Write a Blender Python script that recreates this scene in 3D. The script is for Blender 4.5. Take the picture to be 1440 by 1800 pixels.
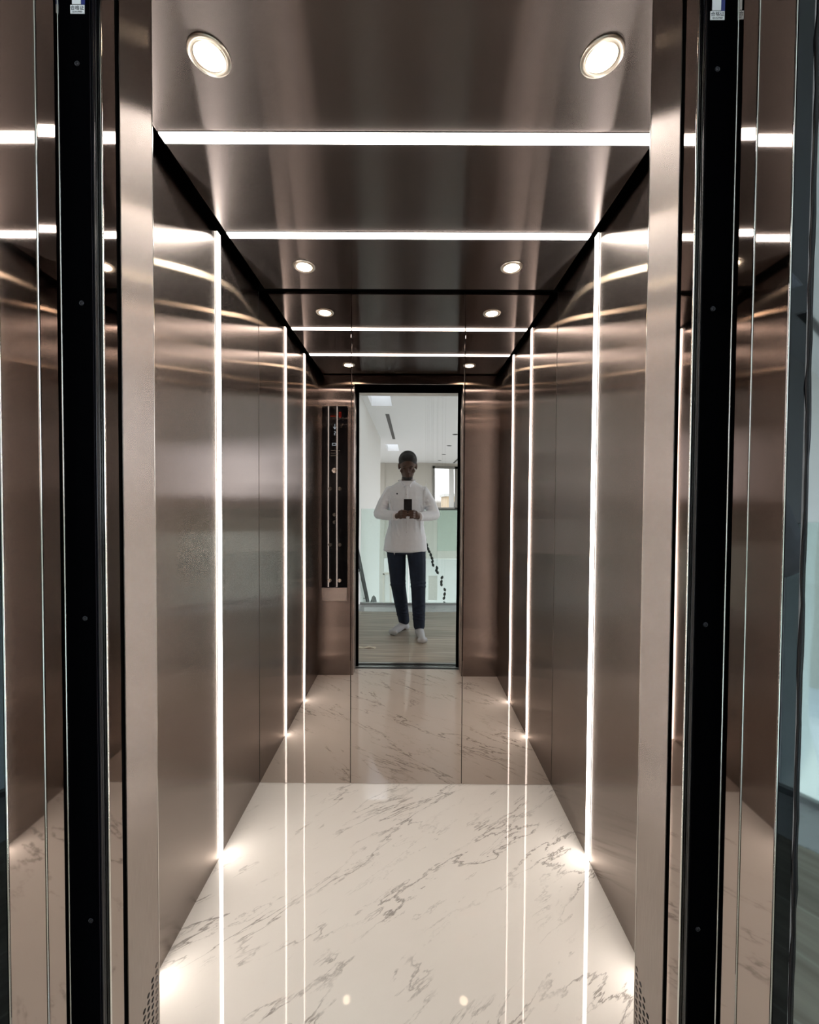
import bpy, bmesh, math, random
from mathutils import Vector, Matrix
random.seed(4)
PI = math.pi
S = bpy.context.scene
for o in list(bpy.data.objects):
    bpy.data.objects.remove(o, do_unlink=True)

# ---------------------------------------------------------------- camera
F = 720.0
pitch, yaw, roll = 0.0226, -0.0024, 0.0059
CAM = Vector((0, 0, 1.3))
cy, sy, cp, sp, cr, sr = math.cos(yaw), math.sin(yaw), math.cos(pitch), math.sin(pitch), math.cos(roll), math.sin(roll)
Rz = Matrix(((cy, -sy, 0), (sy, cy, 0), (0, 0, 1)))
Rx = Matrix(((1, 0, 0), (0, cp, -sp), (0, sp, cp)))
Ry = Matrix(((cr, 0, sr), (0, 1, 0), (-sr, 0, cr)))
R = Ry @ Rx @ Rz
right, fwd, up = Vector(R[0]), Vector(R[1]), Vector(R[2])
cam_data = bpy.data.cameras.new('camera')
cam = bpy.data.objects.new('camera', cam_data)
S.collection.objects.link(cam)
M4 = Matrix.Identity(4)
for i in range(3):
    M4[i][0] = right[i]; M4[i][1] = up[i]; M4[i][2] = -fwd[i]; M4[i][3] = CAM[i]
cam.matrix_world = M4
cam_data.sensor_fit = 'HORIZONTAL'; cam_data.sensor_width = 36; cam_data.lens = F / 1440 * 36
cam_data.clip_start = 0.004; cam_data.clip_end = 200
S.camera = cam

# ---------------------------------------------------------------- light levels
LED_E = 22.0          # cove LED profiles of the car
SPOT_E = 50.0         # downlight lenses
SKY_E = 6.6           # daylight
S.view_settings.view_transform = 'Standard'
S.view_settings.look = 'None'
S.view_settings.exposure = 0.0
S.view_settings.gamma = 1
S.view_settings.use_curve_mapping = False
try:
    S.cycles.max_bounces = 14; S.cycles.glossy_bounces = 12; S.cycles.diffuse_bounces = 5
    S.cycles.transparent_max_bounces = 12
    S.cycles.sample_clamp_indirect = 6
    S.cycles.caustics_reflective = True
except Exception:
    pass
W = bpy.data.worlds.new('sky'); S.world = W; W.use_nodes = True
wn = W.node_tree.nodes; wl = W.node_tree.links
bg = wn['Background']
tc = wn.new('ShaderNodeTexCoord'); sx = wn.new('ShaderNodeSeparateXYZ'); rp = wn.new('ShaderNodeValToRGB')
wl.new(tc.outputs['Generated'], sx.inputs[0]); wl.new(sx.outputs['Z'], rp.inputs[0]); wl.new(rp.outputs[0], bg.inputs[0])
rp.color_ramp.elements[0].position = .0; rp.color_ramp.elements[0].color = (.16, .16, .15, 1)
_e = rp.color_ramp.elements.new(.02); _e.color = (.80, .88, .95, 1); rp.color_ramp.elements[len(rp.color_ramp.elements) - 1].color = (.62, .80, 1.0, 1)
bg.inputs[1].default_value = SKY_E
sun_d = bpy.data.lights.new('sun', 'SUN'); sun_d.energy = 4; sun_d.angle = .02; sun_d.color = (1, .96, .9)
sun = bpy.data.objects.new('sun', sun_d); S.collection.objects.link(sun)
sun.rotation_euler = (math.radians(48), 0, math.radians(70)); sun.location = (6, -6, 8)

# ---------------------------------------------------------------- calibrated room
XL, XR = -0.690, 0.657
YB, YF = 1.864, 0.6785
H = 2.2468
Y1, Y2 = 1.473, 1.0855
AL, AR = -0.4233, 0.3852
HEAD = 2.177
CL, CR_ = -0.655, 0.630         # ceiling panel edges
TOPZ = 2.34

# ---------------------------------------------------------------- helpers
def MT(name):
    m = bpy.data.materials.new(name); m.use_nodes = True
    nt = m.node_tree; nt.nodes.clear()
    out = nt.nodes.new('ShaderNodeOutputMaterial')
    return m, nt, out

def plain(name, col, rough=.5, metal=0., spec=.5, coat=0., bump=0., bscale=40., noise=0.):
    m, nt, out = MT(name)
    b = nt.nodes.new('ShaderNodeBsdfPrincipled'); nt.links.new(b.outputs[0], out.inputs[0])
    b.inputs['Base Color'].default_value = (*col, 1); b.inputs['Roughness'].default_value = rough
    b.inputs['Metallic'].default_value = metal; b.inputs['Specular IOR Level'].default_value = spec
    b.inputs['Coat Weight'].default_value = coat
    co = nt.nodes.new('ShaderNodeTexCoord')
    n = nt.nodes.new('ShaderNodeTexNoise'); n.inputs['Scale'].default_value = bscale; n.inputs['Detail'].default_value = 4
    nt.links.new(co.outputs['Object'], n.inputs['Vector'])
    if noise:
        mx = nt.nodes.new('ShaderNodeMix'); mx.data_type = 'RGBA'
        mx.inputs[6].default_value = (*[c * (1 - noise) for c in col], 1)
        mx.inputs[7].default_value = (*[min(1, c * (1 + noise)) for c in col], 1)
        nt.links.new(n.outputs[0], mx.inputs[0]); nt.links.new(mx.outputs[2], b.inputs['Base Color'])
    if bump:
        bp = nt.nodes.new('ShaderNodeBump'); bp.inputs['Strength'].default_value = bump; bp.inputs['Distance'].default_value = .002
        nt.links.new(n.outputs[0], bp.inputs['Height']); nt.links.new(bp.outputs[0], b.inputs['Normal'])
    return m

def emis(name, col, e):
    m, nt, out = MT(name)
    b = nt.nodes.new('ShaderNodeEmission'); nt.links.new(b.outputs[0], out.inputs[0])
    b.inputs[0].default_value = (*col, 1); b.inputs[1].default_value = e
    return m

def brushed(name, col, rough, aniso, tangent, wav=0., grain=.25, sharp=None, sharpcol=None):
    """brushed metal: tangent = direction of the brush lines"""
    m, nt, out = MT(name)
    g = nt.nodes.new('ShaderNodeBsdfAnisotropic'); g.distribution = 'GGX' if hasattr(g, 'distribution') else g.distribution
    g.inputs['Roughness'].default_value = rough; g.inputs['Anisotropy'].default_value = aniso
    g.inputs['Rotation'].default_value = 0
    cv = nt.nodes.new('ShaderNodeCombineXYZ')
    for i in range(3): cv.inputs[i].default_value = tangent[i]
    nt.links.new(cv.outputs[0], g.inputs['Tangent'])
    co = nt.nodes.new('ShaderNodeTexCoord')
    mp = nt.nodes.new('ShaderNodeMapping')
    mp.inputs['Scale'].default_value = [30 if t else 1500 for t in tangent]
    nt.links.new(co.outputs['Object'], mp.inputs[0])
    n = nt.nodes.new('ShaderNodeTexNoise'); n.inputs['Scale'].default_value = 1; n.inputs['Detail'].default_value = 2
    nt.links.new(mp.outputs[0], n.inputs['Vector'])
    mx = nt.nodes.new('ShaderNodeMix'); mx.data_type = 'RGBA'
    mx.inputs[6].default_value = (*[c * (1 - grain) for c in col], 1)
    mx.inputs[7].default_value = (*[min(1, c * (1 + grain)) for c in col], 1)
    nt.links.new(n.outputs[0], mx.inputs[0]); nt.links.new(mx.outputs[2], g.inputs['Color'])
    n2 = nt.nodes.new('ShaderNodeTexNoise'); n2.inputs['Scale'].default_value = 3.2; n2.inputs['Detail'].default_value = 0
    nt.links.new(co.outputs['Object'], n2.inputs['Vector'])
    bp = nt.nodes.new('ShaderNodeBump'); bp.inputs['Strength'].default_value = 1.0; bp.inputs['Distance'].default_value = wav
    nt.links.new(n2.outputs[0], bp.inputs['Height'])
    if wav: nt.links.new(bp.outputs[0], g.inputs['Normal'])
    last = g
    if sharp:
        g2 = nt.nodes.new('ShaderNodeBsdfAnisotropic'); g2.inputs['Roughness'].default_value = .02; g2.inputs['Anisotropy'].default_value = 0
        g2.inputs['Color'].default_value = (*(sharpcol or col), 1)
        if wav: nt.links.new(bp.outputs[0], g2.inputs['Normal'])
        ms = nt.nodes.new('ShaderNodeMixShader'); ms.inputs[0].default_value = sharp
        nt.links.new(g.outputs[0], ms.inputs[1]); nt.links.new(g2.outputs[0], ms.inputs[2]); last = ms
    nt.links.new(last.outputs[0], out.inputs[0])
    return m

def mirror_mat(name, col, rough=.015, wav=0., ws=2.5):
    m, nt, out = MT(name)
    g = nt.nodes.new('ShaderNodeBsdfAnisotropic')
    g.inputs['Roughness'].default_value = rough; g.inputs['Color'].default_value = (*col, 1); g.inputs['Anisotropy'].default_value = 0
    nt.links.new(g.outputs[0], out.inputs[0])
    co = nt.nodes.new('ShaderNodeTexCoord'); n2 = nt.nodes.new('ShaderNodeTexNoise'); n2.inputs['Scale'].default_value = ws; n2.inputs['Detail'].default_value = 0
    nt.links.new(co.outputs['Object'], n2.inputs['Vector'])
    if wav:
        bp = nt.nodes.new('ShaderNodeBump'); bp.inputs['Strength'].default_value = 1; bp.inputs['Distance'].default_value = wav
        nt.links.new(n2.outputs[0], bp.inputs['Height']); nt.links.new(bp.outputs[0], g.inputs['Normal'])
    return m

def marble(name, base, vein, warm, rough=.011, ang=0.9, scale=1.0):
    m, nt, out = MT(name); N = nt.nodes; L = nt.links
    b = N.new('ShaderNodeBsdfPrincipled'); L.new(b.outputs[0], out.inputs[0])
    b.inputs['Roughness'].default_value = rough; b.inputs['IOR'].default_value = 1.52
    co = N.new('ShaderNodeTexCoord'); mp = N.new('ShaderNodeMapping')
    mp.inputs['Rotation'].default_value = (0, 0, ang); L.new(co.outputs['Object'], mp.inputs[0])
    def stretched(s, sc):
        q = N.new('ShaderNodeMapping'); q.inputs['Scale'].default_value = s
        L.new(mp.outputs[0], q.inputs[0])
        n = N.new('ShaderNodeTexNoise'); n.inputs['Scale'].default_value = sc; n.inputs['Detail'].default_value = 7
        n.inputs['Roughness'].default_value = .62; n.inputs['Distortion'].default_value = .35
        L.new(q.outputs[0], n.inputs['Vector']); return n
    def ramp(src, pts):
        r = N.new('ShaderNodeValToRGB'); e = r.color_ramp.elements
        e[0].position, e[0].color = pts[0][0], (pts[0][1],) * 3 + (1,)
        e[1].position, e[1].color = pts[-1][0], (pts[-1][1],) * 3 + (1,)
        for p, c in pts[1:-1]:
            k = e.new(p); k.color = (c, c, c, 1)
        L.new(src, r.inputs[0]); return r.outputs[0]
    v1 = ramp(stretched((.55, 2.6, 1), 1.5 * scale).outputs[0], [(.486, 0), (.4975, 1), (.500, 1), (.506, 0)])
    v2 = ramp(stretched((.8, 4.2, 1), 3.1 * scale).outputs[0], [(.585, 0), (.598, .8), (.606, 0)])
    msk = ramp(stretched((1, 1.6, 1), 2.2 * scale).outputs[0], [(.42, 0), (.57, 1)])
    blot = stretched((1, 2, 1), 1.6 * scale).outputs[0]
    fine = ramp(stretched((1, 1, 1), 46 * scale).outputs[0], [(.735, 0), (.77, 1)])
    def mul(a, c):
        x = N.new('ShaderNodeMath'); x.operation = 'MULTIPLY'; L.new(a, x.inputs[0])
        if isinstance(c, float): x.inputs[1].default_value = c
        else: L.new(c, x.inputs[1])
        return x.outputs[0]
    def mx(a, c, f):
        x = N.new('ShaderNodeMix'); x.data_type = 'RGBA'
        L.new(f, x.inputs[0])
        if isinstance(a, tuple): x.inputs[6].default_value = (*a, 1)
        else: L.new(a, x.inputs[6])
        x.inputs[7].default_value = (*c, 1); return x.outputs[2]
    c = mx(base, warm, blot)
    c = mx(c, vein, mul(mul(v1, msk), .9))
    c = mx(c, vein, mul(mul(v2, msk), .65))
    c = mx(c, tuple(k * .5 for k in vein), mul(fine, .6))
    L.new(c, b.inputs['Base Color'])
    return m

def woodtile(name):
    m, nt, out = MT(name); N = nt.nodes; L = nt.links
    b = N.new('ShaderNodeBsdfPrincipled'); L.new(b.outputs[0], out.inputs[0]); b.inputs['Roughness'].default_value = .38
    co = N.new('ShaderNodeTexCoord'); br = N.new('ShaderNodeTexBrick')
    br.inputs['Scale'].default_value = 1; br.inputs['Brick Width'].default_value = 1.15; br.inputs['Row Height'].default_value = .2
    br.inputs['Mortar Size'].default_value = .004; br.inputs['Color1'].default_value = (.58, .51, .42, 1); br.inputs['Color2'].default_value = (.42, .37, .31, 1)
    br.inputs['Mortar'].default_value = (.62, .58, .50, 1)
    L.new(co.outputs['Object'], br.inputs['Vector'])
    mp = N.new('ShaderNodeMapping'); mp.inputs['Scale'].default_value = (1.6, 22, 1); L.new(co.outputs['Object'], mp.inputs[0])
    n = N.new('ShaderNodeTexNoise'); n.inputs['Scale'].default_value = 1.3; n.inputs['Detail'].default_value = 6; L.new(mp.outputs[0], n.inputs['Vector'])
    r = N.new('ShaderNodeValToRGB'); r.color_ramp.elements[0].position = .3; r.color_ramp.elements[0].color = (.62, .60, .58, 1)
    r.color_ramp.elements[1].position = .7; r.color_ramp.elements[1].color = (1.1, 1.1, 1.08, 1); L.new(n.outputs[0], r.inputs[0])
    x = N.new('ShaderNodeMix'); x.data_type = 'RGBA'; x.blend_type = 'MULTIPLY'; x.inputs[0].default_value = 1
    L.new(br.outputs[0], x.inputs[6]); L.new(r.outputs[0], x.inputs[7]); L.new(x.outputs[2], b.inputs['Base Color'])
    return m

def glass_mat(name, col, refl=.1):
    m, nt, out = MT(name)
    t = nt.nodes.new('ShaderNodeBsdfTransparent'); t.inputs[0].default_value = (*col, 1)
    g = nt.nodes.new('ShaderNodeBsdfAnisotropic'); g.inputs['Roughness'].default_value = .01; g.inputs['Color'].default_value = (.9, 1, .96, 1)
    lw = nt.nodes.new('ShaderNodeFresnel'); lw.inputs[0].default_value = 1.45
    ms = nt.nodes.new('ShaderNodeMixShader')
    nt.links.new(lw.outputs[0], ms.inputs[0]); nt.links.new(t.outputs[0], ms.inputs[1]); nt.links.new(g.outputs[0], ms.inputs[2])
    nt.links.new(ms.outputs[0], out.inputs[0])
    return m

def obj(name, bm, mat, parent=None, smooth=False, loc=None):
    me = bpy.data.meshes.new(name)
    bmesh.ops.recalc_face_normals(bm, faces=bm.faces)
    bm.to_mesh(me); bm.free()
    if smooth:
        for p in me.polygons: p.use_smooth = True
    if mat: me.materials.append(mat)
    o = bpy.data.objects.new(name, me); S.collection.objects.link(o)
    if parent is not None:
        o.parent = parent
        if loc is None: o.location = -parent.location if not parent.parent else -(parent.location + parent.parent.location)
    if loc is not None: o.location = loc
    return o

def thing(name, label, cat, loc=(0, 0, 0), group=None):
    o = bpy.data.objects.new(name, None); S.collection.objects.link(o); o.location = loc
    o.empty_display_size = .05
    o['label'] = label; o['category'] = cat
    if group: o['group'] = group
    return o

def tag(o, label, cat, group=None, kind=None):
    o['label'] = label; o['category'] = cat
    if group: o['group'] = group
    if kind: o['kind'] = kind
    return o

def struct(name, bm, mat):
    o = obj(name, bm, mat); o['kind'] = 'structure'; return o

def part(name, bm, mat, root, smooth=False):
    """mesh drawn in world coordinates, parented to its thing"""
    return obj(name, bm, mat, root, smooth)

def BM(): return bmesh.new()

def box(bm, x0, x1, y0, y1, z0, z1, bev=0., seg=2):
    r = bmesh.ops.create_cube(bm, size=1)
    vs = r['verts']
    for v in vs:
        v.co = Vector(((x0 + x1) / 2 + v.co.x * abs(x1 - x0), (y0 + y1) / 2 + v.co.y * abs(y1 - y0), (z0 + z1) / 2 + v.co.z * abs(z1 - z0)))
    if bev:
        es = list({e for v in vs for e in v.link_edges})
        bmesh.ops.bevel(bm, geom=es, offset=bev, segments=seg, affect='EDGES', profile=.5)
    return bm

def B(*a, **k): return box(BM(), *a, **k)

def cyl(bm, c, r1, r2, h, axis='Z', seg=32, cap=True):
    mt = {'Z': Matrix.Identity(4), 'X': Matrix.Rotation(PI / 2, 4, 'Y'), 'Y': Matrix.Rotation(-PI / 2, 4, 'X')}[axis]
    bmesh.ops.create_cone(bm, cap_ends=cap, segments=seg, radius1=r1, radius2=r2, depth=h, matrix=Matrix.Translation(c) @ mt)
    return bm

def tube(bm, pts, radii, seg=12, sq=1.0, cap=True):
    """lofted tube through points; radii are floats or (a, b) pairs"""
    pts = [Vector(p) for p in pts]; rings = []
    for i, p in enumerate(pts):
        d = (pts[min(i + 1, len(pts) - 1)] - pts[max(i - 1, 0)]).normalized()
        ref = Vector((0, 1, 0)) if abs(d.y) < .9 else Vector((1, 0, 0))
        u = ref.cross(d).normalized(); w = d.cross(u)
        r = radii[i] if isinstance(radii, (list, tuple)) else radii
        a, b = (r if isinstance(r, tuple) else (r, r))
        rings.append([bm.verts.new(p + u * a * math.cos(t) + w * b * math.sin(t)) for t in [2 * PI * k / seg for k in range(seg)]])
    for q in range(len(rings) - 1):
        for k in range(seg):
            bm.faces.new((rings[q][k], rings[q][(k + 1) % seg], rings[q + 1][(k + 1) % seg], rings[q + 1][k]))
    if cap:
        bm.faces.new(rings[0][::-1]); bm.faces.new(rings[-1])
    return bm

def lathe(bm, prof, c, axis='Z', seg=40):
    rings = []
    for r, h in prof:
        ring = []
        for k in range(seg):
            t = 2 * PI * k / seg
            if axis == 'Z': v = Vector((r * math.cos(t), r * math.sin(t), h))
            elif axis == 'X': v = Vector((h, r * math.cos(t), r * math.sin(t)))
            else: v = Vector((r * math.cos(t), h, r * math.sin(t)))
            ring.append(bm.verts.new(v + Vector(c)))
        rings.append(ring)
    for q in range(len(rings) - 1):
        for k in range(seg):
            bm.faces.new((rings[q][k], rings[q][(k + 1) % seg], rings[q + 1][(k + 1) % seg], rings[q + 1][k]))
    bm.faces.new(rings[0]); bm.faces.new(rings[-1])
    return bm

def evalmesh(bm_or_me, mods):
    """run modifiers on a mesh through the depsgraph and return the baked mesh"""
    me = bm_or_me
    if isinstance(bm_or_me, bmesh.types.BMesh):
        me = bpy.data.meshes.new('bake'); bm_or_me.to_mesh(me); bm_or_me.free()
    t = bpy.data.objects.new('bake', me); S.collection.objects.link(t)
    mods(t)
    dg = bpy.context.evaluated_depsgraph_get(); dg.update()
    new = bpy.data.meshes.new_from_object(t.evaluated_get(dg))
    bpy.data.objects.remove(t, do_unlink=True)
    return new

def link_mesh(name, me, mat, parent, smooth=True):
    o = bpy.data.objects.new(name, me); S.collection.objects.link(o)
    me.materials.clear(); me.materials.append(mat)
    if smooth:
        for p in me.polygons: p.use_smooth = True
    o.parent = parent; o.location = -parent.location if not parent.parent else -(parent.location + parent.parent.location)
    return o

def plank(bm, a, b, w, t):
    a, b = Vector(a), Vector(b); d = (b - a).normalized()
    return tube(bm, [a, b], [(w / 2 * 1.414, t / 2 * 1.414)] * 2, seg=4)

# ---------------------------------------------------------------- materials
BR = (.42, .345, .315)
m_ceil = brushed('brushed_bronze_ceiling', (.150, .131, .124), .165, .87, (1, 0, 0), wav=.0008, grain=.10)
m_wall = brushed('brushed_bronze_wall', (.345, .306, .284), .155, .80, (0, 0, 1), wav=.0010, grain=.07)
m_jamb = brushed('satin_bronze_jamb', (.46, .405, .378), .27, .74, (0, 0, 1), wav=.0006, grain=.22)
m_front = brushed('bronze_front_panel', (.20, .163, .147), .15, .8, (0, 0, 1), wav=.0010, grain=.06)
m_mirror = mirror_mat('bronze_mirror_steel', (.50, .44, .41), .008, wav=.00035, ws=3.0)
m_strip = mirror_mat('polished_bronze_edge', (.43, .372, .345), .03, wav=.0002, ws=6)
m_chrome = mirror_mat('polished_edge_trim', (.85, .84, .80), .12)
m_darkglass = mirror_mat('dark_splay_glass', (.035, .037, .040), .02)
m_splay = mirror_mat('polished_splay_steel', (.30, .31, .31), .03, wav=.0006, ws=9)
m_black = plain('black_anodised', (.0012, .0012, .0016), .6, spec=.0)
m_gloss_black = plain('gloss_black_rubber', (.004, .004, .006), .16, spec=.3)
m_void = plain('shaft_black', (.003, .003, .003), .9, spec=0)
m_grey_seal = plain('grey_violet_seal', (.035, .033, .045), .3, spec=.3)
m_led = emis('led_diffuser', (1, .93, .86), LED_E)
m_prof = plain('led_profile', (.5, .48, .45), .3, metal=1)
m_spot = emis('downlight_lens', (1, .84, .62), SPOT_E)
m_ring = plain('satin_nickel_ring', (.78, .72, .62), .28, metal=1)
m_marble = marble('cream_marble', (.80, .755, .70), (.27, .235, .21), (.72, .665, .61), ang=-.62, scale=1.25)
m_marble2 = marble('grey_vein_marble', (.72, .73, .74), (.30, .32, .34), (.60, .62, .65), ang=.5, scale=2)
m_wood = woodtile('wood_look_tile')
m_alu = plain('extruded_aluminium', (.55, .55, .56), .28, metal=1)
m_white = plain('white_plaster', (.72, .74, .72), .8, bump=.05, bscale=120)
m_ceilwhite = plain('white_ceiling_paint', (.70, .72, .71), .85)
m_beige = plain('beige_far_wall', (.50, .49, .44), .8)
m_dark = plain('dark_steel', (.02, .022, .022), .45)
m_glass = glass_mat('green_tinted_glass', (.89, .955, .935))
m_copglass = plain('black_panel_glass', (.004, .004, .005), .03, spec=.6)
m_sticker = plain('white_sticker', (.75, .76, .78), .4)
m_ink = plain('black_ink', (.02, .02, .03), .5)
m_blue = plain('dark_blue_backing', (.01, .02, .16), .4)
m_screw = plain('steel_screw', (.035, .035, .04), .4, metal=.9)

# ================================================================ CAR SHELL
struct('floor', B(XL - .02, XR + .02, .56, YB + .03, -.03, 0), m_marble)
struct('wall_left', B(XL - .03, XL, YF - .003, YB, -.02, TOPZ), m_wall)
struct('wall_right', B(XR, XR + .03, YF - .003, YB, -.02, TOPZ), m_wall)
struct('wall_back', B(XL - .03, XR + .03, YB + .006, YB + .04, -.02, TOPZ), m_void)
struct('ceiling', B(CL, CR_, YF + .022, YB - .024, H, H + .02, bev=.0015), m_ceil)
struct('trim_1', B(XL - .03, XR + .03, YF - .05, YB + .04, TOPZ, TOPZ + .03), m_void)   # black roof over the ceiling panel
# front return wall: left, right and header panels, inner face at YF
TH = .012
fw = BM(); box(fw, XL - .03, AL - .0015, YF - TH, YF, -.02, HEAD); 
struct('wall_front_left', fw, m_front)
fw = BM(); box(fw, AR + .0015, XR + .03, YF - TH, YF, -.02, HEAD)
struct('wall_front_right', fw, m_front)
struct('wall_front_header', B(XL - .03, XR + .03, YF - TH, YF, HEAD, TOPZ), m_front)

# back wall mirror panels
seam1, seam2 = -.2705, .2425
for nm, x0, x1, lb in (('mirror_panel', XL, seam1 - .0008, 'tall bronze mirror panel on back wall, left of the centre panel, reflecting control panel'),
                       ('mirror_panel', seam1 + .0008, seam2 - .0008, 'centre bronze mirror panel on back wall reflecting the standing person'),
                       ('mirror_panel', seam2 + .0008, XR, 'tall bronze mirror panel on back wall, right of the centre panel')):
    tag(obj(nm, B(x0 + .0005, x1 - .0005, YB, YB + .006, .0015, H + .004, bev=.0009, seg=2), m_mirror), lb, 'mirror panel', 'mirror panels of the back wall')

# ---------------------------------------------------------------- LED profiles
LW = .025; CW = .029
def wall_led(side, y, label):
    x = XL if side < 0 else XR
    t = thing('led_light_strip', label, 'light strip', (x, y, 0), 'vertical light strips on the side walls')
    s = -side
    part('profile', B(min(x, x + s * .0015), max(x, x + s * .0015), y - LW / 2 - .003, y + LW / 2 + .003, .001, H + .005), m_prof, t)
    a, b = x + s * .0015, x + s * .004
    part('diffuser', B(min(a, b), max(a, b), y - LW / 2, y + LW / 2, .002, H + .004), m_led, t)
wall_led(-1, Y1, 'glowing vertical light strip on left wall, in full view')
wall_led(1, Y1, 'glowing vertical light strip on right wall, in full view')
wall_led(-1, Y2 - .010, 'vertical light strip on left wall just behind the door jamb')
wall_led(1, Y2 - .010, 'vertical light strip on right wall just behind the door jamb')
def ceil_led(y, label):
    t = thing('led_light_strip', label, 'light strip', (0, y, H), 'light strips across the ceiling')
    part('profile', B(CL + .001, CR_ - .001, y - CW / 2 - .003, y + CW / 2 + .003, H - .0015, H), m_prof, t)
    part('diffuser', B(CL + .003, CR_ - .003, y - CW / 2, y + CW / 2, H - .004, H - .0015), m_led, t)
ceil_led(Y2, 'front light strip across the ceiling, between big downlights and the farther strip')
ceil_led(Y1, 'rear light strip across the ceiling, nearer the mirrored back wall')

# ---------------------------------------------------------------- downlights
def downlight(x, y, label):
    t = thing('recessed_downlight', label, 'ceiling light', (x, y, H), 'round downlights in the car ceiling')
    ring = lathe(BM(), [(.0435, 0), (.0435, -.002), (.042, -.0042), (.031, -.0050), (.0295, -.003), (.029, 0)], (x, y, H), seg=48)
    part('trim_ring', ring, m_ring, t, True)
    part('lens', lathe(BM(), [(.0285, -.0025), (.0285, -.0047), (.024, -.0056), (.001, -.0060)], (x, y, H), seg=40), m_spot, t, True)
downlight(-.4327, .8896, 'large lit downlight at upper left, before the front ceiling strip')
downlight(.3998, .8896, 'large lit downlight at upper right, before the front ceiling strip')
downlight(-.4327, 1.6654, 'rear left lit downlight between rear ceiling strip and back mirror')
downlight(.3998, 1.6654, 'rear right lit downlight between rear ceiling strip and back mirror')

# ================================================================ DOORWAY (everything faces the opening)
def ybox(side, y0, y1, z0, z1, inset=0., depth=.03, bev=0., seg=2, bm=None):
    """slab whose face looks into the doorway; inset > 0 sits back from the opening line"""
    a = AL if side < 0 else AR
    x0 = a + side * inset; x1 = x0 + side * depth
    return box(bm or BM(), min(x0, x1), max(x0, x1), y0, y1, z0, z1, bev=bev, seg=seg)

def jamb_mesh(side):
    me_bm = ybox(side, .604, YF, .0, HEAD, depth=.0015)
    cut = BM(); a = AL if side < 0 else AR
    # round vent holes: columns across the reveal, the field stepping down toward the doorway
    pitch_y, r = .0106, .0037
    cols = 5
    for c in range(cols):
        y = YF - .0070 - c * pitch_y
        top = .519 - c * .0133
        n = 26
        for k in range(n):
            z = top - k * .0112
            if z < .2 + c * 0.008: break
            cyl(cut, (a + side * .0008, y, z), r, r, .01, 'X', seg=12)
    cm = bpy.data.meshes.new('cut'); cut.to_mesh(cm); cut.free()
    co = bpy.data.objects.new('cut', cm); S.collection.objects.link(co)
    def mods(t):
        m = t.modifiers.new('b', 'BOOLEAN'); m.object = co; m.operation = 'DIFFERENCE'; m.solver = 'EXACT'
    me = evalmesh(me_bm, mods)
    bpy.data.objects.remove(co, do_unlink=True)
    return me

def ray(px, py, y):
    d = right * ((px - 720) / F) + fwd - up * ((py - 900) / F)
    return CAM + d * (y / d.y)

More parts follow.
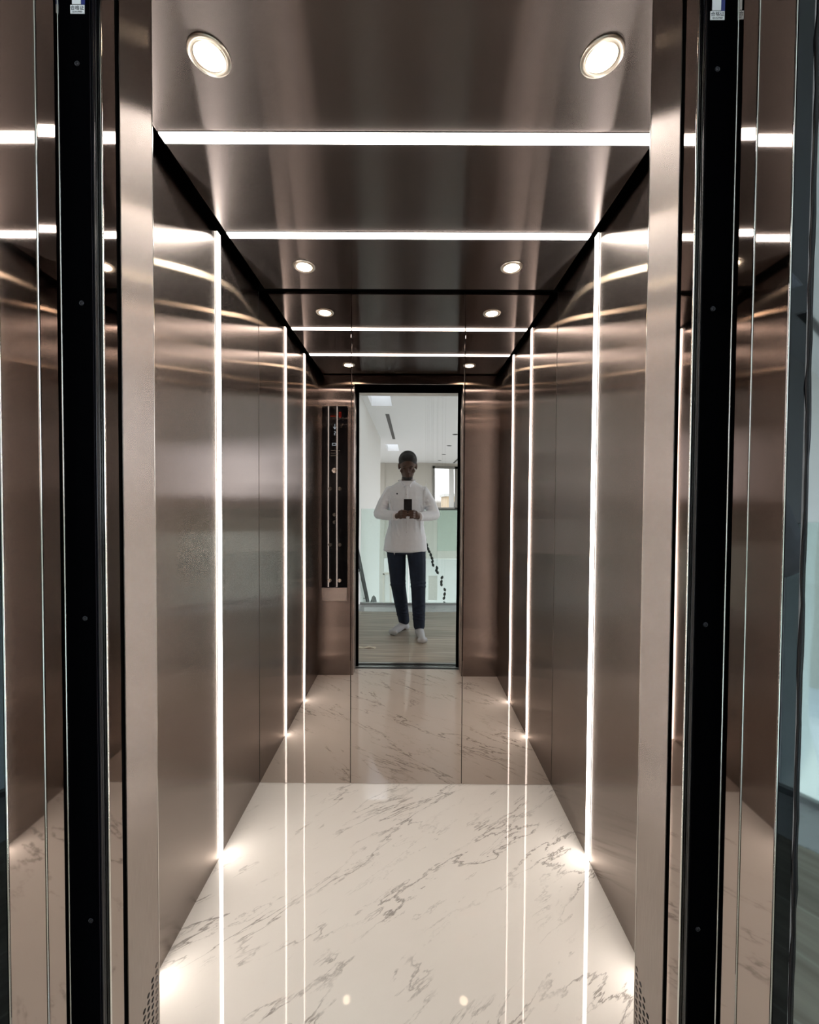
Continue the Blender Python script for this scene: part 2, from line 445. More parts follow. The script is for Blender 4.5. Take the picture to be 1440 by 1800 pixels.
def doorway(side, word):
    a = AL if side < 0 else AR
    t = thing('door_jamb', 'satin bronze jamb with vent holes at its foot, %s of the car opening' % word, 'door jamb', (a, .64, 0), 'brushed bronze door jambs')
    link_mesh('reveal_panel', jamb_mesh(side), m_jamb, t, smooth=False)
    part('backing', ybox(side, .606, YF - TH - .001, .0, HEAD, inset=.006, depth=.02), m_void, t)
    part('polished_corner', ybox(side, YF - .0010, YF + .0004, .001, HEAD, inset=-.0004, depth=.0015), m_chrome, t)
    # car door standing open: dark gap, mirror finish leading edge, bright nose, dark seals
    d = thing('car_door', 'open car door edge in polished bronze with black seals, %s side' % word, 'lift door', (a, .575, 0), 'open lift car doors')
    part('gap_shade', ybox(side, .5975, .6035, .0, HEAD, inset=.004, depth=.05), m_void, d)  # black slab standing for the shade inside the open gap
    part('leading_edge', ybox(side, .5705, .5965, .004, HEAD - .004, inset=.001, depth=.06, bev=.0012), m_strip, d)
    part('nose_trim', ybox(side, .5655, .5695, .004, HEAD - .004, inset=-.001, depth=.02, bev=.0014, seg=3), m_chrome, d, True)
    s = ybox(side, .5475, .5525, .004, HEAD - .004, inset=.002, depth=.03, bev=.0015, seg=3)
    part('seal_rib', s, m_grey_seal, d, True)
    part('seal_rib', ybox(side, .5540, .5585, .004, HEAD - .004, inset=.001, depth=.03, bev=.0016, seg=3), m_gloss_black, d, True)
    part('seal_rib', ybox(side, .5600, .5648, .004, HEAD - .004, inset=.003, depth=.03, bev=.0016, seg=3), m_gloss_black, d, True)
    # light curtain: a black profile standing proud of the jamb, its flat front toward the landing
    CY = .5200
    tip = ray(165, 885, CY).x if side < 0 else ray(1228, 885, CY).x
    out = a + side * .030
    c = thing('light_curtain', 'black door sensor strip with small screws and stickers at %s' % word, 'door sensor', (a, .524, 0), 'black door sensor strips')
    hb_ = B(min(tip, out), max(tip, out), CY, .5226, .004, HEAD - .006, bev=.0008)
    bx = a + side * .0015
    box(hb_, min(bx, out), max(bx, out), .5220, .5465, .004, HEAD - .006)
    part('housing', hb_, m_black, c)
    scr = [(136, 112), (144, 533), (150, 1087), (160, 1618)] if side < 0 else [(1261, 122), (1253, 543), (1240, 1098), (1226.7, 1633)]
    for q in scr:
        p = ray(q[0], q[1], CY)
        part('screw', lathe(BM(), [(.0030, .0002), (.0030, -.0005), (.0022, -.0010), (.0010, -.0006), (.0006, -.0004)], p, 'Y', 16), m_screw, c, True)
    pc = ray(136.5, 17, CY) if side < 0 else ray(1261, 28, CY)
    st = part('sticker', B(pc.x - .0087, pc.x + .0087, CY - .0006, CY, pc.z - .0051, pc.z + .0051), m_sticker, c)
    def text(body, size, z, nm):
        cu = bpy.data.curves.new(nm, 'FONT'); cu.body = body; cu.size = size; cu.align_x = 'CENTER'; cu.align_y = 'CENTER'; cu.extrude = .00008
        tmp = bpy.data.objects.new(nm, cu); S.collection.objects.link(tmp)
        dg = bpy.context.evaluated_depsgraph_get(); dg.update()
        me = bpy.data.meshes.new_from_object(tmp.evaluated_get(dg)); bpy.data.objects.remove(tmp, do_unlink=True)
        for v in me.vertices:
            x, y, zz = v.co
            v.co = Vector((pc.x + x, CY - .0007 - zz, z + y))
        me.materials.clear(); me.materials.append(m_ink)
        o = bpy.data.objects.new(nm, me); S.collection.objects.link(o)
        o.parent = st; o.location = (0, 0, 0)
    text('合格证', .0056, pc.z + .0012, 'characters')
    text('QUALIFIED', .0026, pc.z - .0032, 'lettering')
    part('sticker', B(pc.x - .0065, pc.x + .0042, CY - .0006, CY, pc.z + .0063, pc.z + .024), m_sticker, c)
    part('blue_backing', B(pc.x + .0046, pc.x + .0092, CY - .0003, CY, pc.z + .0058, pc.z + .024), m_blue, c)
    # landing frame: two polished reveals divided by a bright seam
    f = thing('landing_door_panel', 'narrow polished bronze landing door edge beside black sensor strip, %s' % word, 'lift door', (a, .485, 0), 'landing door edges')
    ep = ybox(side, .4700, .4998, .004, HEAD - .004, inset=.0006, depth=.05, bev=.0008)
    for v in ep.verts:
        v.co.x += side * (v.co.y - .49) * .0185          # the plate is set very slightly askew
    part('edge_panel', ep, m_strip, f)
    part('edge_bead', ybox(side, .4995, .5012, .004, HEAD - .004, inset=.0, depth=.01, bev=.0006), m_chrome, f)
    g = thing('landing_frame', 'wide polished bronze landing frame reveal nearest the viewer, %s edge' % word, 'door frame', (a, .445, 0), 'landing door frame sides')
    part('reveal', ybox(side, .4245, .4682, 0, HEAD, inset=.0005, depth=.04, bev=.0010), m_strip, g)
    part('edge_bead', ybox(side, .4684, .4698, 0, HEAD, inset=-.0002, depth=.01, bev=.0006), m_chrome, g)
    part('front_bead', ybox(side, .4228, .4243, 0, HEAD, inset=-.0002, depth=.01, bev=.0006), m_chrome, g)
    # splay turning out to the landing wall
    cx, cyy = a + side * .0002, .4222   # start of the splay
    dx, dy = side * .8886, -.4586
    def seg_(t0, t1, th=.004, off=0.):
        b = BM(); nx, ny = side * .4586, .8886     # away from the landing, into the wall
        P = [(cx + dx * t0 + nx * off, cyy + dy * t0 + ny * off), (cx + dx * t1 + nx * off, cyy + dy * t1 + ny * off),
             (cx + dx * t1 + nx * (off + th), cyy + dy * t1 + ny * (off + th)), (cx + dx * t0 + nx * (off + th), cyy + dy * t0 + ny * (off + th))]
        lo = [b.verts.new((p[0], p[1], 0)) for p in P]; hi = [b.verts.new((p[0], p[1], HEAD)) for p in P]
        b.faces.new(lo); b.faces.new(hi[::-1])
        for k in range(4): b.faces.new((lo[k], lo[(k + 1) % 4], hi[(k + 1) % 4], hi[k]))
        return b
    part('splay_glass', seg_(.0006, .0125), m_darkglass, g)
    film = BM(); pts = []; rad = []
    rnd = random.Random(7 + side)
    for k in range(90):
        z = .002 + k * (HEAD - .004) / 89
        tt = .0150 + rnd.uniform(-.0006, .0006)
        pts.append((cx + dx * tt - side * .46 * .001, cyy + dy * tt - .89 * .001, z)); rad.append(.0021 + rnd.uniform(-.0005, .0006))
    tube(film, pts, rad, seg=8)
    part('film_edge', film, m_gloss_black, g, True)
    part('splay_plate', seg_(.0172, .10), m_splay, g)
    return cx + dx * .10, cyy + dy * .10
lxe, lye = doorway(-1, 'left')
rxe, rye = doorway(1, 'right')

# lintel over the doorway depth
struct('trim_2', B(AL - .04, AR + .04, .43, YF - TH, HEAD + .001, HEAD + .05), m_black)
# sills with running grooves
def sill(y0, y1, label):
    t = thing('door_sill', label, 'door sill', ((AL + AR) / 2, (y0 + y1) / 2, 0), 'grooved metal door sills')
    part('base', B(AL - .03, AR + .03, y0, y1, -.03, -.010), m_black, t)
    for a, b in ((0, .014), (.024, .029), (y1 - y0 - .006, y1 - y0)):
        part('rail', B(AL - .03, AR + .03, y0 + a, y0 + b, -.010, 0, bev=.0008), m_alu, t)
sill(.502, .558, 'grooved aluminium car sill against the marble floor in doorway')
sill(.426, .490, 'grooved aluminium landing sill against the wood tiles in doorway')
struct('trim_3', B(AL - .03, AR + .03, .490, .502, -.04, -.02), m_void)

# ================================================================ CONTROL PANEL (front wall, seen in the mirror)
ZO = lambda y: 1.3 - (y - 883.5) / 720 * (2 * YB - YF)
XO = lambda x: (x - 721) / 720 * (2 * YB - YF)
cop = thing('control_panel', 'tall black glass lift control panel with round buttons on the front wall', 'control panel', (XO(587.5), YF, .57))
cx0, cx1 = XO(565), XO(610)
part('back_box', B(cx0 + .004, cx1 - .004, YF, YF + .006, ZO(1056), ZO(717)), m_black, cop)
part('glass', B(cx0, cx1, YF + .006, YF + .011, ZO(1033), ZO(716), bev=.001), m_copglass, cop)
part('base_plate', B(cx0, cx1, YF + .006, YF + .012, ZO(1057), ZO(1033.5), bev=.003), m_jamb, cop)
m_red = emis('red_display', (1, .06, .03), .35); m_wht = emis('white_display', (.7, .85, 1), .9)
m_btn = plain('silver_button', (.6, .55, .5), .3, metal=1); m_btn2 = plain('dark_button', (.12, .11, .10), .3, metal=1)
def seg_digit(bm, x, z, w, h, t, segs, y):
    # seven segment style strokes, drawn for reading through the mirror side
    S7 = {'a': (-w/2, w/2, h/2 - t, h/2), 'g': (-w/2, w/2, -t/2, t/2), 'd': (-w/2, w/2, -h/2, -h/2 + t),
          'f': (-w/2, -w/2 + t, 0, h/2), 'b': (w/2 - t, w/2, 0, h/2), 'e': (-w/2, -w/2 + t, -h/2, 0), 'c': (w/2 - t, w/2, -h/2, 0)}
    for s in segs:
        q = S7[s]; box(bm, x + q[0], x + q[1], y, y + .0006, z + q[2], z + q[3])
yg = YF + .011
part('floor_display', (lambda b: (seg_digit(b, XO(597), ZO(731), .016, .040, .004, 'abcdef', yg), b)[1])(BM()), m_red, cop)
part('display_bar', B(XO(580), XO(590), yg, yg + .0006, ZO(734), ZO(733)), m_red, cop)
ar = BM(); box(ar, XO(588) - .0015, XO(588) + .0015, yg, yg + .0006, ZO(756), ZO(747))
for s in (-1, 1): plank(ar, (XO(588) + s * .010, yg + .0003, ZO(752)), (XO(588), yg + .0003, ZO(756)), .003, .0006)
part('down_arrow', ar, m_wht, cop)
ic = BM(); seg_digit(ic, XO(588), ZO(763), .010, .028, .003, 'abged', yg)
part('floor_figure', ic, m_wht, cop)
ic = BM(); seg_digit(ic, XO(587), ZO(784), .030, .034, .004, 'afbg', yg)
part('load_symbol', ic, m_wht, cop)
for q, yy in enumerate((793, 797.5, 802)):
    part('notice_line', B(XO(581), XO(597 - q * 2), yg, yg + .0004, ZO(yy + .4), ZO(yy - .3)), m_btn2, cop)
def btn(px, py, r, fill):
    c = (XO(px), yg, ZO(py))
    b = part('button', lathe(BM(), [(r, 0), (r, .0025), (r * .86, .0040), (r * .84, .0018), (r * .02, .0018)], c, 'Y', 28), m_btn if fill else m_btn2, cop, True)
    return b
btn(587.5, 828, .019, True)
for q in ((580, 860), (597, 860), (588, 905), (588, 918), (580, 957.5), (597, 957.5), (579.5, 1021), (596.5, 1021)):
    btn(q[0], q[1], .0135, q[1] > 1000)

# ================================================================ LANDING AND HALL (behind the camera, seen in the mirror)
LX = -.752; HC = 2.90
def HY(yp): return 2 * YB - yp
struct('floor_landing', B(LX, 4.2, HY(4.86), .426, -.03, -.0005), m_wood)
struct('trim_4', B(LX, 4.2, HY(5.21), HY(4.86), -.045, .002), m_marble2)
# landing wall around the lift opening
struct('wall_landing_left', B(-2.4, lxe, .30, lye, -.03, HC), m_white)
struct('wall_landing_right', B(rxe, 4.2, .30, rye, -.03, HC), m_white)
struct('wall_landing_header', B(lxe, rxe, .34, .43, HEAD, HC), m_white)
# hall left wall, ends before the far corner
struct('wall_hall_left', B(LX - .15, LX, HY(10.2), .30, -3.2, HC), m_white)
struct('wall_hall_far_left', B(-3.0, -1.05, HY(16.8), HY(16.65), -3.2, HC), m_beige)
# ceiling with two skylight wells
wells = [(-.65, -.31, HY(6.82), HY(5.7)), (-.71, -.36, HY(12.8), HY(11.3))]
def ceiling_slabs():
    bm = BM(); ys = [HY(16.8), wells[1][2], wells[1][3], wells[0][2], wells[0][3], .43]
    box(bm, -3, 4.2, ys[0], ys[1], HC, HC + .12)
    box(bm, -3, 4.2, ys[2], ys[3], HC, HC + .12)
    box(bm, -3, 4.2, ys[4], ys[5], HC, HC + .12)
    for w in wells:
        box(bm, -3, w[0], w[2], w[3], HC, HC + .12); box(bm, w[1], 4.2, w[2], w[3], HC, HC + .12)
    return bm
def well_lining():
    bm = BM(); h = .75
    for w in wells:
        box(bm, w[0] - .03, w[1] + .03, w[2] - .03, w[2] + .0005, HC + .001, HC + h); box(bm, w[0] - .03, w[1] + .03, w[3], w[3] + .03, HC + .12, HC + h)
        box(bm, w[0] - .03, w[0], w[2], w[3], HC + .12, HC + h); box(bm, w[1], w[1] + .03, w[2], w[3], HC + .12, HC + h)
    return bm
struct('ceiling_hall', ceiling_slabs(), m_ceilwhite)
struct('trim_5', well_lining(), plain('bright_white_lining', (.92, .93, .93), .7))   # skylight shafts
# far wall with window opening
FY = HY(16.7); wx0, wx1, wz0, wz1 = .98, 1.79, 1.12, 2.68
fwb = BM()
box(fwb, -1.05, wx0, FY - .12, FY, -3.2, HC); box(fwb, wx1, 4.2, FY - .12, FY, -3.2, HC)
box(fwb, wx0, wx1, FY - .12, FY, wz1, HC); box(fwb, wx0, wx1, FY - .12, FY, -3.2, wz0)
struct('wall_hall_far', fwb, m_beige)
wf = BM()
for q in ((wx0 - .09, wx0, wz0 - .05, wz1 + .09), (wx1, wx1 + .16, wz0 - .05, wz1 + .09)): box(wf, q[0], q[1], FY, FY + .05, q[2], q[3])
box(wf, wx0 - .09, wx1 + .16, FY, FY + .05, wz1, wz1 + .09); box(wf, wx0 - .09, wx1 + .16, FY, FY + .05, wz0 - .05, wz0)
win = struct('window_1', wf, plain('grey_window_frame', (.20, .20, .18), .5))
obj('pane', B(wx0, wx1, FY - .07, FY - .064, wz0, wz1), glass_mat('clear_pane', (.95, .97, .97)), win)
obj('mullion', B(wx1 - .24, wx1 - .04, FY - .05, FY - .01, wz0, wz1), m_white, win)
# lower storey seen through the glass: floor, wall, bright window, door frame
struct('floor_lower', B(-3, 4.2, HY(16.7), HY(4.9), -3.25, -3.2), m_marble2)
LY = HY(12.0)
lw = BM(); lz = lambda y: 1.3 - (y - 883.5) / 720 * 12.0; lx = lambda x: (x - 721) / 720 * 12.0
box(lw, lx(676), lx(753), LY - .1, LY, -3.2, -.35); box(lw, lx(769), 4.2, LY - .1, LY, -3.2, -.35)
box(lw, lx(753), lx(769), LY - .1, LY, lz(1012), -.35); box(lw, lx(753), lx(769), LY - .1, LY, -3.2, lz(1056))
struct('wall_lower', lw, m_white)
struct('door_1', (lambda b: (box(b, lx(674), lx(677), LY, LY + .06, -3.2, lz(1008)), box(b, lx(686), lx(689), LY, LY + .06, -3.2, lz(1008)), box(b, lx(674), lx(689), LY, LY + .06, lz(1010), lz(1007)), b)[3])(BM()), plain('beige_door_frame', (.55, .52, .45), .6))
# glass balustrade at the stair edge
gb = thing('glass_balustrade', 'green tinted glass balustrade at the edge of the stairwell in reflected hall', 'balustrade', (.3, HY(5.19), 0))
gx = [LX + .12, -.02, .72, 1.46, 2.2]
for k in range(4):
    part('glass_panel', B(gx[k] + .006, gx[k + 1] - .006, HY(5.19) - .006, HY(5.19) + .006, .004, 1.22, bev=.001), m_glass, gb)
part('base_channel', B(gx[0], gx[-1], HY(5.19) - .015, HY(5.19) + .015, .002, .03), m_alu, gb)
# second balustrade farther along
gb2 = thing('glass_balustrade', 'distant glass balustrade with dark top rail below the bright far window', 'balustrade', (1.6, HY(11.5), 0))
part('glass_panel', B(.75, 3.2, HY(11.5) - .006, HY(11.5) + .006, -.05, 1.1), m_glass, gb2)
part('top_rail', B(.75, 3.2, HY(11.5) - .02, HY(11.5) + .02, 1.1, 1.14, bev=.005), m_dark, gb2)
# stairs going down along the left wall
st = BM()
for k in range(11):
    box(st, LX + .002, .15, HY(5.21) - .27 * (k + 1), HY(5.21) - .27 * k, -.17 * (k + 1) - .17, -.17 * (k + 1))
s_o = tag(obj('staircase', st, m_marble2), 'marble staircase going down beyond the glass along the left wall', 'staircase')
# handrail
def wp(px, py, X): 
    yp = X * 720 / (px - 721); return Vector((X, HY(yp), 1.3 - (py - 883.5) / 720 * yp))
hr = thing('stair_handrail', 'dark metal handrail running down the white stair wall', 'handrail', (LX + .06, -2.4, .2))
a_, b_ = wp(624, 952, LX + .05), wp(649, 1066, LX + .05)
part('rail', plank(BM(), a_, b_, .045, .03), m_dark, hr)
for f in (.35, .8):
    p = a_.lerp(b_, f); part('bracket', tube(BM(), [p + Vector((-.05, 0, -.04)), p + Vector((-.015, 0, -.04)), p], .006, seg=8), m_dark, hr)
hr2 = thing('stair_handrail', 'lower stair handrail with a peak, beneath the first handrail', 'handrail', (-.62, -4.2, -.6))
p0, p1, p2 = wp(652, 1066, -.62), wp(658, 1050, -.62), wp(662, 1068, -.62)
part('rail', plank(BM(), p0, p1, .05, .04), m_dark, hr2); part('rail', plank(BM(), p1, p2, .05, .04), m_dark, hr2)
# ceiling slots and downlights of the hall
def slot(x, y0, y1, label):
    t = thing('slot_diffuser', label, 'air vent', (x, (y0 + y1) / 2, HC))
    part('frame', B(x - .045, x + .045, y0 - .02, y1 + .02, HC - .004, HC), m_ceilwhite, t)
    part('louvre', B(x - .035, x + .035, y0, y1, HC - .007, HC - .004), m_dark, t)
slot(-.425, HY(10.3), HY(7.4), 'long black slot air vent in the white hall ceiling beside skylight')
slot(1.72, HY(16.5), HY(14.4), 'far black slot air vent in the hall ceiling near the window')
for k, (X, yp) in enumerate(((1.04, 9.57), (1.08, 11.5), (1.10, 13.6), (1.10, 15.6))):
    lb = ['nearest', 'second', 'third', 'farthest'][k]
    t = thing('hall_downlight', 'unlit dark round hall downlight, %s from the lift in its row' % lb, 'ceiling light', (X, HY(yp), HC), 'unlit downlights of the hall')
    part('ring', lathe(BM(), [(.07, 0), (.07, -.006), (.055, -.008), (.05, -.001)], (X, HY(yp), HC), seg=24), m_dark, t, True)
    part('lens', lathe(BM(), [(.05, -.001), (.049, -.003), (.01, -.0035)], (X, HY(yp), HC), seg=24), m_black, t, True)
# cascade pendant of dark leaves in the stairwell
ch = thing('pendant_chandelier', 'cascade of small dark leaves on thin wires hanging in the stairwell', 'chandelier', (.5, HY(6.2), HC))
tr = [(747, 948), (752, 964), (757, 975), (760, 987), (761, 993), (768, 998), (769, 1006), (777, 1015), (776, 1022), (782, 1036), (782, 1044), (781, 1051), (782, 1060), (750, 958), (754, 969), (759, 981), (767, 1002), (776, 1027)]
for (px, py) in tr:
    yp = 6.2 + random.uniform(-.2, .2); X = (px - 721) / 720 * yp; z = 1.3 - (py - 883.5) / 720 * yp
    lf = BM(); r = random.uniform(-.6, .6)
    pts = [(X + math.sin(r) * q * .032, HY(yp), z + math.cos(r) * q * .032) for q in (-1, -.6, 0, .6, 1)]
    tube(lf, pts, [(.002, .002), (.016, .005), (.022, .006), (.014, .005), (.002, .002)], seg=8)
    tube(lf, [(X, HY(yp), z + .03), (X, HY(yp), HC)], .0003, seg=5)
    part('leaf_on_wire', lf, m_dark, ch, True)
# outside the window
hb = thing('house', 'tan house with dark windows outside the far hall window', 'building', (1.9, -32, -2))
part('wall', B(3.2, 7.5, -40, -33, -3, 1.9), plain('tan_render', (.55, .42, .28), .8), hb)
part('roof', B(3.0, 7.7, -40.2, -32.8, 1.9, 2.15), plain('pale_roof', (.6, .58, .54), .8), hb)
for x in (3.7, 4.7, 5.7): part('window', B(x, x + .5, -33, -32.95, .4, 1.4), m_dark, hb)
tb = thing('garden_tree', 'green bushy tree outside the far hall window', 'tree', (2.6, -24, -3))
fl = BM(); rr = random.Random(3)
for k in range(420):
    th, ph = rr.uniform(0, 2 * PI), math.acos(rr.uniform(-1, 1)); q = rr.uniform(.4, 1)
    c = Vector((3.2 + 1.3 * q * math.sin(ph) * math.cos(th), -25 + 1.1 * q * math.sin(ph) * math.sin(th), -.6 + 1.5 * q * math.cos(ph)))
    bmesh.ops.create_icosphere(fl, subdivisions=1, radius=rr.uniform(.07, .15), matrix=Matrix.Translation(c))
part('foliage', fl, plain('leaf_green', (.10, .16, .06), .8), tb)
part('trunk', tube(BM(), [(3.2, -25, -3.2), (3.22, -25, -1.4), (3.2, -25, -.4)], [.16, .11, .07]), plain('bark', (.12, .09, .06), .9), tb)
struct('ground_outside', B(-30, 30, -60, FY - .3, -3.4, -3.3), plain('pale_ground', (.45, .43, .38), .9))

# torn cardboard strip on the landing floor
cb = BM(); rr = random.Random(5)
nx = 16; top = []; bot = []
for k in range(nx + 1):
    x = -.50 + .20 * k / nx
    yw = .020 + rr.uniform(-.006, .006); yc = .09 + rr.uniform(-.002, .002)
    z = .004 + .004 * math.sin(k * .7)
    top.append([cb.verts.new((x, yc + yw, z)), cb.verts.new((x, yc - yw, z))]); bot.append([cb.verts.new((x, yc + yw, z - .003)), cb.verts.new((x, yc - yw, z - .003))])
for k in range(nx):
    cb.faces.new((top[k][0], top[k + 1][0], top[k + 1][1], top[k][1])); cb.faces.new((bot[k][0], bot[k][1], bot[k + 1][1], bot[k + 1][0]))
    cb.faces.new((top[k][0], bot[k][0], bot[k + 1][0], top[k + 1][0])); cb.faces.new((top[k][1], top[k + 1][1], bot[k + 1][1], bot[k][1]))
cb.faces.new((top[0][0], top[0][1], bot[0][1], bot[0][0])); cb.faces.new((top[-1][0], bot[-1][0], bot[-1][1], top[-1][1]))
tag(obj('cardboard_scrap', cb, plain('torn_cardboard', (.78, .70, .56), .85, noise=.3, bscale=60)), 'torn pale cardboard strip lying on wood tiles outside the doorway', 'scrap')

# ================================================================ PERSON holding the phone
def blob(bm, c, r, rot=None, seg=14):
    m = Matrix.Translation(c)
    if rot:
        m = m @ rot; r = tuple(q * 1.12 for q in r)
    m = m @ Matrix.Diagonal((r[0], r[1], r[2], 1))
    bmesh.ops.create_uvsphere(bm, u_segments=seg * 2, v_segments=seg, radius=1, matrix=m)
def limb(bm, pts, rad, seg=14):
    """tapered limb with round joints; rad are floats"""
    for p, r in zip(pts, rad): blob(bm, p, (r, r, r), seg=8)
    for i in range(len(pts) - 1): tube(bm, [pts[i], pts[i + 1]], [rad[i], rad[i + 1]], seg=seg)
def loft(bm, rows, seg=28, pw=1.0):
    """rows of (cx, cy, z, half width, half depth)"""
    rings = []
    for (cx, cy_, z, a, b) in rows:
        ring = []
        for k in range(seg):
            t = 2 * PI * k / seg; c, s = math.cos(t), math.sin(t)
            ring.append(bm.verts.new((cx + a * math.copysign(abs(c) ** pw, c), cy_ + b * math.copysign(abs(s) ** pw, s), z)))
        rings.append(ring)
    for q in range(len(rings) - 1):
        for k in range(seg):
            bm.faces.new((rings[q][k], rings[q][(k + 1) % seg], rings[q + 1][(k + 1) % seg], rings[q + 1][k]))
    bm.faces.new(rings[0][::-1]); bm.faces.new(rings[-1])
def remeshed(bm, vox, smooth=4, fac=.5):
    def mods(t):
        r = t.modifiers.new('r', 'REMESH'); r.mode = 'VOXEL'; r.voxel_size = vox
        s = t.modifiers.new('s', 'SMOOTH'); s.iterations = smooth; s.factor = fac
    return evalmesh(bm, mods)

m_skin = plain('dark_brown_skin', (.085, .045, .030), .5, noise=.15, bscale=30)
m_shirt = plain('white_linen', (.86, .89, .94), .85, bump=.7, bscale=26, noise=.06)
m_jeans = plain('dark_navy_denim', (.009, .018, .040), .85, bump=.6, bscale=22, noise=.5)
m_sock = plain('pale_grey_sock', (.55, .57, .60), .9)
m_hair = plain('black_hair', (.006, .006, .006), .7, bump=.8, bscale=180)
m_phone = plain('black_phone', (.01, .01, .012), .2)

person = thing('person', 'standing person in white shirt, dark jeans and socks, holding up a phone', 'person', (-.03, -.28, 0))
sh = [Vector((-.198, -.290, 1.405)), Vector((.126, -.290, 1.405))]
el = [Vector((-.300, -.235, 1.195)), Vector((.225, -.235, 1.190))]
wr = [Vector((-.125, -.075, 1.175)), Vector((.070, -.075, 1.170))]
hip = [Vector((-.140, -.30, .90)), Vector((.055, -.28, .90))]
kn = [Vector((-.118, -.300, .50)), Vector((.078, -.225, .50))]
an = [Vector((-.060, -.385, .10)), Vector((.090, -.205, .10))]
toe = [Vector((-.165, -.265, .030)), Vector((.118, -.035, .030))]
heel = [Vector((-.040, -.425, .035)), Vector((.085, -.245, .035))]

body = BM()
HCn = Vector((-.028, -.262, 1.655))
tiltH = Matrix.Rotation(-.40, 4, 'X')       # head bowed toward the phone
def hp(x, y, z): return HCn + tiltH.to_3x3() @ (Vector((x, y, z)) * 1.10)
rotH = tiltH
blob(body, hp(0, -.012, .030), (.074, .092, .088), rotH)
blob(body, hp(0, .020, -.040), (.060, .070, .075), rotH)
blob(body, hp(0, .042, -.085), (.038, .040, .034), rotH)
blob(body, hp(0, .082, .020), (.052, .014, .012), rotH)      # brow
tube(body, [hp(0, .084, .010), hp(0, .098, -.012), hp(0, .108, -.030)], [.008, .011, .014], seg=10)
blob(body, hp(-.013, .094, -.032), (.010, .010, .008), rotH); blob(body, hp(.013, .094, -.032), (.010, .010, .008), rotH)
blob(body, hp(0, .087, -.056), (.024, .011, .006), rotH); blob(body, hp(0, .084, -.067), (.021, .011, .007), rotH)
for s in (-1, 1):
    blob(body, hp(s * .030, .070, .004), (.013, .012, .009), rotH)
    blob(body, hp(s * .076, -.006, -.004), (.011, .020, .032), rotH)
    blob(body, hp(s * .046, .052, -.028), (.022, .022, .020), rotH)
limb(body, [HCn + Vector((0, -.035, -.08)), Vector((-.033, -.30, 1.49))], [.054, .058])
loft(body, [(-.04, -.29, .86, .165, .10), (-.04, -.29, .98, .15, .10), (-.037, -.295, 1.10, .145, .105), (-.037, -.30, 1.28, .17, .115), (-.037, -.30, 1.40, .175, .105), (-.035, -.30, 1.48, .12, .075)])
for s in (0, 1):
    limb(body, [sh[s], el[s], wr[s]], [.048, .038, .026])
    limb(body, [hip[s], kn[s], an[s]], [.078, .052, .036])
    limb(body, [heel[s], (heel[s] + toe[s]) / 2 + Vector((0, 0, .012)), toe[s]], [.030, .036, .026])
    limb(body, [an[s], heel[s]], [.036, .030])
# hands: palms behind the lower end of the phone, fingers wrapping to its back
PHX0, PHX1 = -.060, .015; PHY0, PHY1 = -.012, -.004; PHZ0, PHZ1 = 1.186, 1.334
for s in (0, 1):
    d = -1 if s == 0 else 1
    edge = PHX0 if s == 0 else PHX1
    palm = Vector((edge + d * .030, -.030, 1.190))
    limb(body, [wr[s], palm + Vector((d * .020, -.020, -.006))], [.026, .024])
    blob(body, palm + Vector((0, -.006, 0)), (.030, .020, .042))
    lens = (.058, .064, .060, .048)
    for k in range(4):
        z = 1.228 - k * .0205
        L_ = lens[k]
        a0 = Vector((edge + d * .022, -.014, z)); a1 = Vector((edge + d * .010, .007, z - .001))
        a2 = Vector((edge - d * (.012 if s else .014), .008, z - .003)); a3 = Vector((edge - d * (L_ - .030), .0065, z - .005))
        limb(body, [a0, a1, a2, a3], [.0098, .0092, .0085, .0075], seg=10)
    t0 = palm + Vector((d * .004, -.018, .018)); t1 = Vector((edge + d * .006, -.030, 1.222)); t2 = Vector((edge - d * .018, -.024, 1.240))
    limb(body, [t0, t1, t2], [.0125, .0105, .0090], seg=10)
link_mesh('body', remeshed(body, .0048, 3, .4), m_skin, person)

# hair cap
hair = BM()
blob(hair, hp(0, -.020, .046), (.081, .094, .084), rotH)
blob(hair, hp(0, .036, .092), (.058, .046, .030), rotH)
blob(hair, hp(0, -.050, .010), (.078, .060, .080), rotH)
link_mesh('hair', remeshed(hair, .006, 2), m_hair, person)
# eyes and brows
for s in (-1, 1):
    e = BM(); blob(e, hp(s * .030, .0770, .003), (.011, .004, .0035), rotH, seg=8)
    obj('eye', e, plain('eye_dark', (.02, .015, .012), .2), person, True)
    e = BM(); tube(e, [hp(s * .016, .093, .022), hp(s * .030, .0935, .026), hp(s * .046, .086, .022)], [.002, .003, .0015], seg=8)
    obj('eyebrow', e, m_hair, person, True)
# beard shadow
bd = BM(); blob(bd, hp(0, .040, -.088), (.043, .044, .034), rotH); blob(bd, hp(0, .084, -.0485), (.022, .0085, .003), rotH)
link_mesh('beard', remeshed(bd, .004, 2), m_hair, person)

# shirt: torso, sleeves, tails
shirt = BM()
loft(shirt, [(-.050, -.29, .805, .140, .080), (-.048, -.29, .83, .214, .132), (-.046, -.29, .95, .202, .132), (-.042, -.29, 1.08, .172, .126), (-.038, -.295, 1.22, .176, .132),
             (-.037, -.30, 1.34, .190, .132), (-.037, -.30, 1.41, .196, .112), (-.036, -.30, 1.455, .165, .090), (-.035, -.30, 1.485, .115, .082), (-.034, -.298, 1.512, .072, .070)], pw=.92)
for s in (0, 1):
    d = -1 if s == 0 else 1
    m1 = sh[s].lerp(el[s], .5) + Vector((d * .008, 0, 0)); w2 = wr[s].lerp(el[s], .14)
    m2 = el[s].lerp(w2, .5) + Vector((0, -.004, -.006))
    limb(shirt, [sh[s], m1, el[s] + Vector((d * .004, -.004, 0)), m2, w2], [.058, .060, .056, .050, .042])
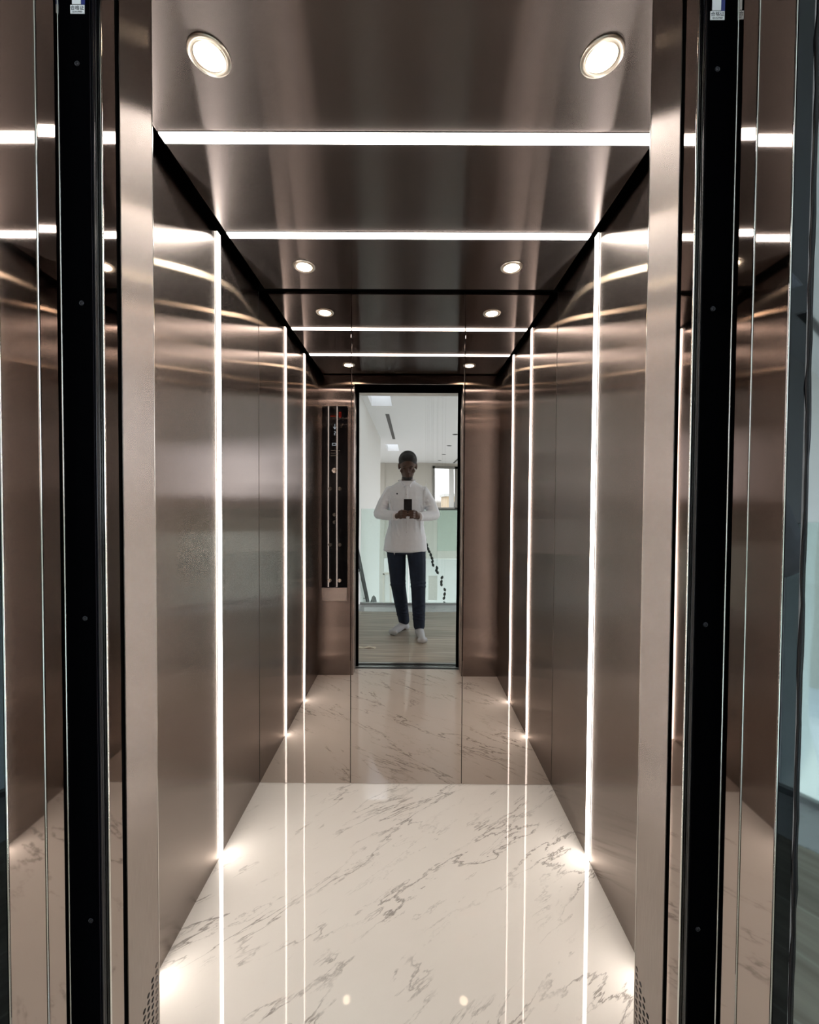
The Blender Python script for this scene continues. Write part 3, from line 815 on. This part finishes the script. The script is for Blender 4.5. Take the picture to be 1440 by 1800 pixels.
# folds
rr = random.Random(11)
for k in range(16):
    x = -.20 + rr.random() * .33; z = rr.uniform(.9, 1.35); l = rr.uniform(.06, .16); sl = rr.uniform(-.05, .05)
    yq = -.29 + .128 * math.sqrt(max(.05, 1 - ((x + .04) / .20) ** 2))
    tube(shirt, [(x, yq - .006, z - l), (x + sl * .5, yq - .002, z), (x + sl, yq - .008, z + l)], [.004, .009, .004], seg=8)
for s in (0, 1):
    for f in (.15, .35, .55, .75):
        p = sh[s].lerp(el[s], f); q = p + Vector((.055 * (-1 if s else 1), .045, -.03)); tube(shirt, [p + Vector((.06 * (1 if s else -1), .01, 0)), p + Vector((0, .062, -.01)), q], [.004, .009, .004], seg=8)
so = link_mesh('shirt', remeshed(shirt, .0065, 3, .4), m_shirt, person)
def torso_y(z):
    t = [(.84, .125), (.95, .128), (1.08, .128), (1.22, .135), (1.34, .135), (1.42, .118), (1.475, .092), (1.505, .075)]
    for (a, b), (c, d) in zip(t, t[1:]):
        if a <= z <= c: return -.295 + b + (d - b) * (z - a) / (c - a)
    return -.17
pk = BM()
tube(pk, [(-.036, torso_y(z) + .001, z) for z in (.86, .95, 1.08, 1.22, 1.34, 1.42, 1.46)], [(.016, .004)] * 7, seg=8)
obj('placket', pk, m_shirt, so, True)
for z in (.93, 1.02, 1.11, 1.20, 1.29, 1.38):
    obj('button', lathe(BM(), [(.0055, 0), (.0055, .0015), (.001, .002)], (-.036, torso_y(z) + .005, z), 'Y', 14), m_sticker, so, True)
for s in (-1, 1):
    cl = BM()
    tube(cl, [(-.034 + s * .066, -.33, 1.520), (-.034 + s * .070, -.275, 1.515), (-.034 + s * .050, -.228, 1.497), (-.034 + s * .024, -.200, 1.466), (-.034 + s * .030, -.196, 1.448)],
         [(.005, .020), (.005, .022), (.006, .022), (.006, .018), (.004, .008)], seg=10)
    obj('collar', cl, m_shirt, so, True)
for s in (0, 1):
    w2 = wr[s].lerp(el[s], .14); w3 = wr[s].lerp(el[s], .02)
    obj('cuff', tube(BM(), [w2, w3], [.0445, .042], seg=24), m_shirt, so, True)
obj('chest_emblem', lathe(BM(), [(.008, 0), (.008, .002), (.002, .0025)], (-.127, torso_y(1.385) - .013, 1.385), 'Y', 12), plain('dark_embroidery', (.02, .02, .03), .8), so, True)

# jeans
jeans = BM()
loft(jeans, [(-.045, -.29, .80, .165, .105), (-.045, -.29, .88, .175, .115), (-.045, -.29, .98, .16, .11)], pw=.9)
for s in (0, 1):
    mid = hip[s].lerp(kn[s], .5)
    cu = kn[s].lerp(an[s], .5)
    limb(jeans, [hip[s] + Vector((0, 0, -.04)), mid, kn[s], cu + Vector((0, -.012, 0)), an[s] + Vector((0, 0, .015))], [.096, .086, .072, .066, .056])
    for k in range(7):                       # bunched folds at shin and knee
        c = kn[s].lerp(an[s], .45 + k * .085) if k < 5 else kn[s] + Vector((0, 0, .03 * (k - 5)))
        r = .062 - k * .001 if k < 5 else .073
        ring = [(c.x + r * math.cos(t), c.y + r * math.sin(t), c.z + .010 * math.sin(2 * t + k)) for t in [2 * PI * q / 12 for q in range(13)]]
        tube(jeans, ring, .0065, seg=6, cap=True)
link_mesh('jeans', remeshed(jeans, .0075, 3, .35), m_jeans, person)
# socks
for s in (0, 1):
    sk = BM(); mid = (heel[s] + toe[s]) / 2
    dirv = (toe[s] - heel[s]).normalized()
    limb(sk, [an[s] + Vector((0, 0, .03)), an[s] + Vector((0, 0, -.03)), heel[s] + Vector((0, 0, .004))], [.043, .043, .037])
    limb(sk, [an[s] + Vector((0, 0, -.02)), mid + Vector((0, 0, .018)), toe[s] + Vector((0, 0, .002))], [.042, .040, .031])
    side = Vector((-dirv.y, dirv.x, 0))
    for q in (-1, 0, 1): blob(sk, toe[s] + side * q * .022 - dirv * .004 + Vector((0, 0, -.002)), (.028, .028, .026), seg=8)
    me = remeshed(sk, .006, 3)
    for v in me.vertices: v.co.z = max(v.co.z, .0005)
    link_mesh('sock', me, m_sock, person)

# phone, its lens right at the camera
ph = thing('mobile_phone', 'black phone held upright in both hands at chest height', 'phone', ((PHX0 + PHX1) / 2, (PHY0 + PHY1) / 2, PHZ0))
part('case', B(PHX0, PHX1, PHY0, PHY1, PHZ0, PHZ1, bev=.0035, seg=3), m_phone, ph)
part('screen', B(PHX0 + .004, PHX1 - .004, PHY0 - .0006, PHY0, PHZ0 + .004, PHZ1 - .004), m_copglass, ph)
part('camera_bump', B(-.018, .011, PHY1, PHY1 + .0012, 1.296, 1.328, bev=.0005), m_phone, ph)
for q in ((0, 1.3065), (0, 1.320), (-.011, 1.3135)):
    part('lens', lathe(BM(), [(.0050, 0), (.0050, .0008), (.0040, .0012), (.0005, .0010)], (q[0], PHY1 + .0012, q[1]), 'Y', 20), m_copglass, ph, True)
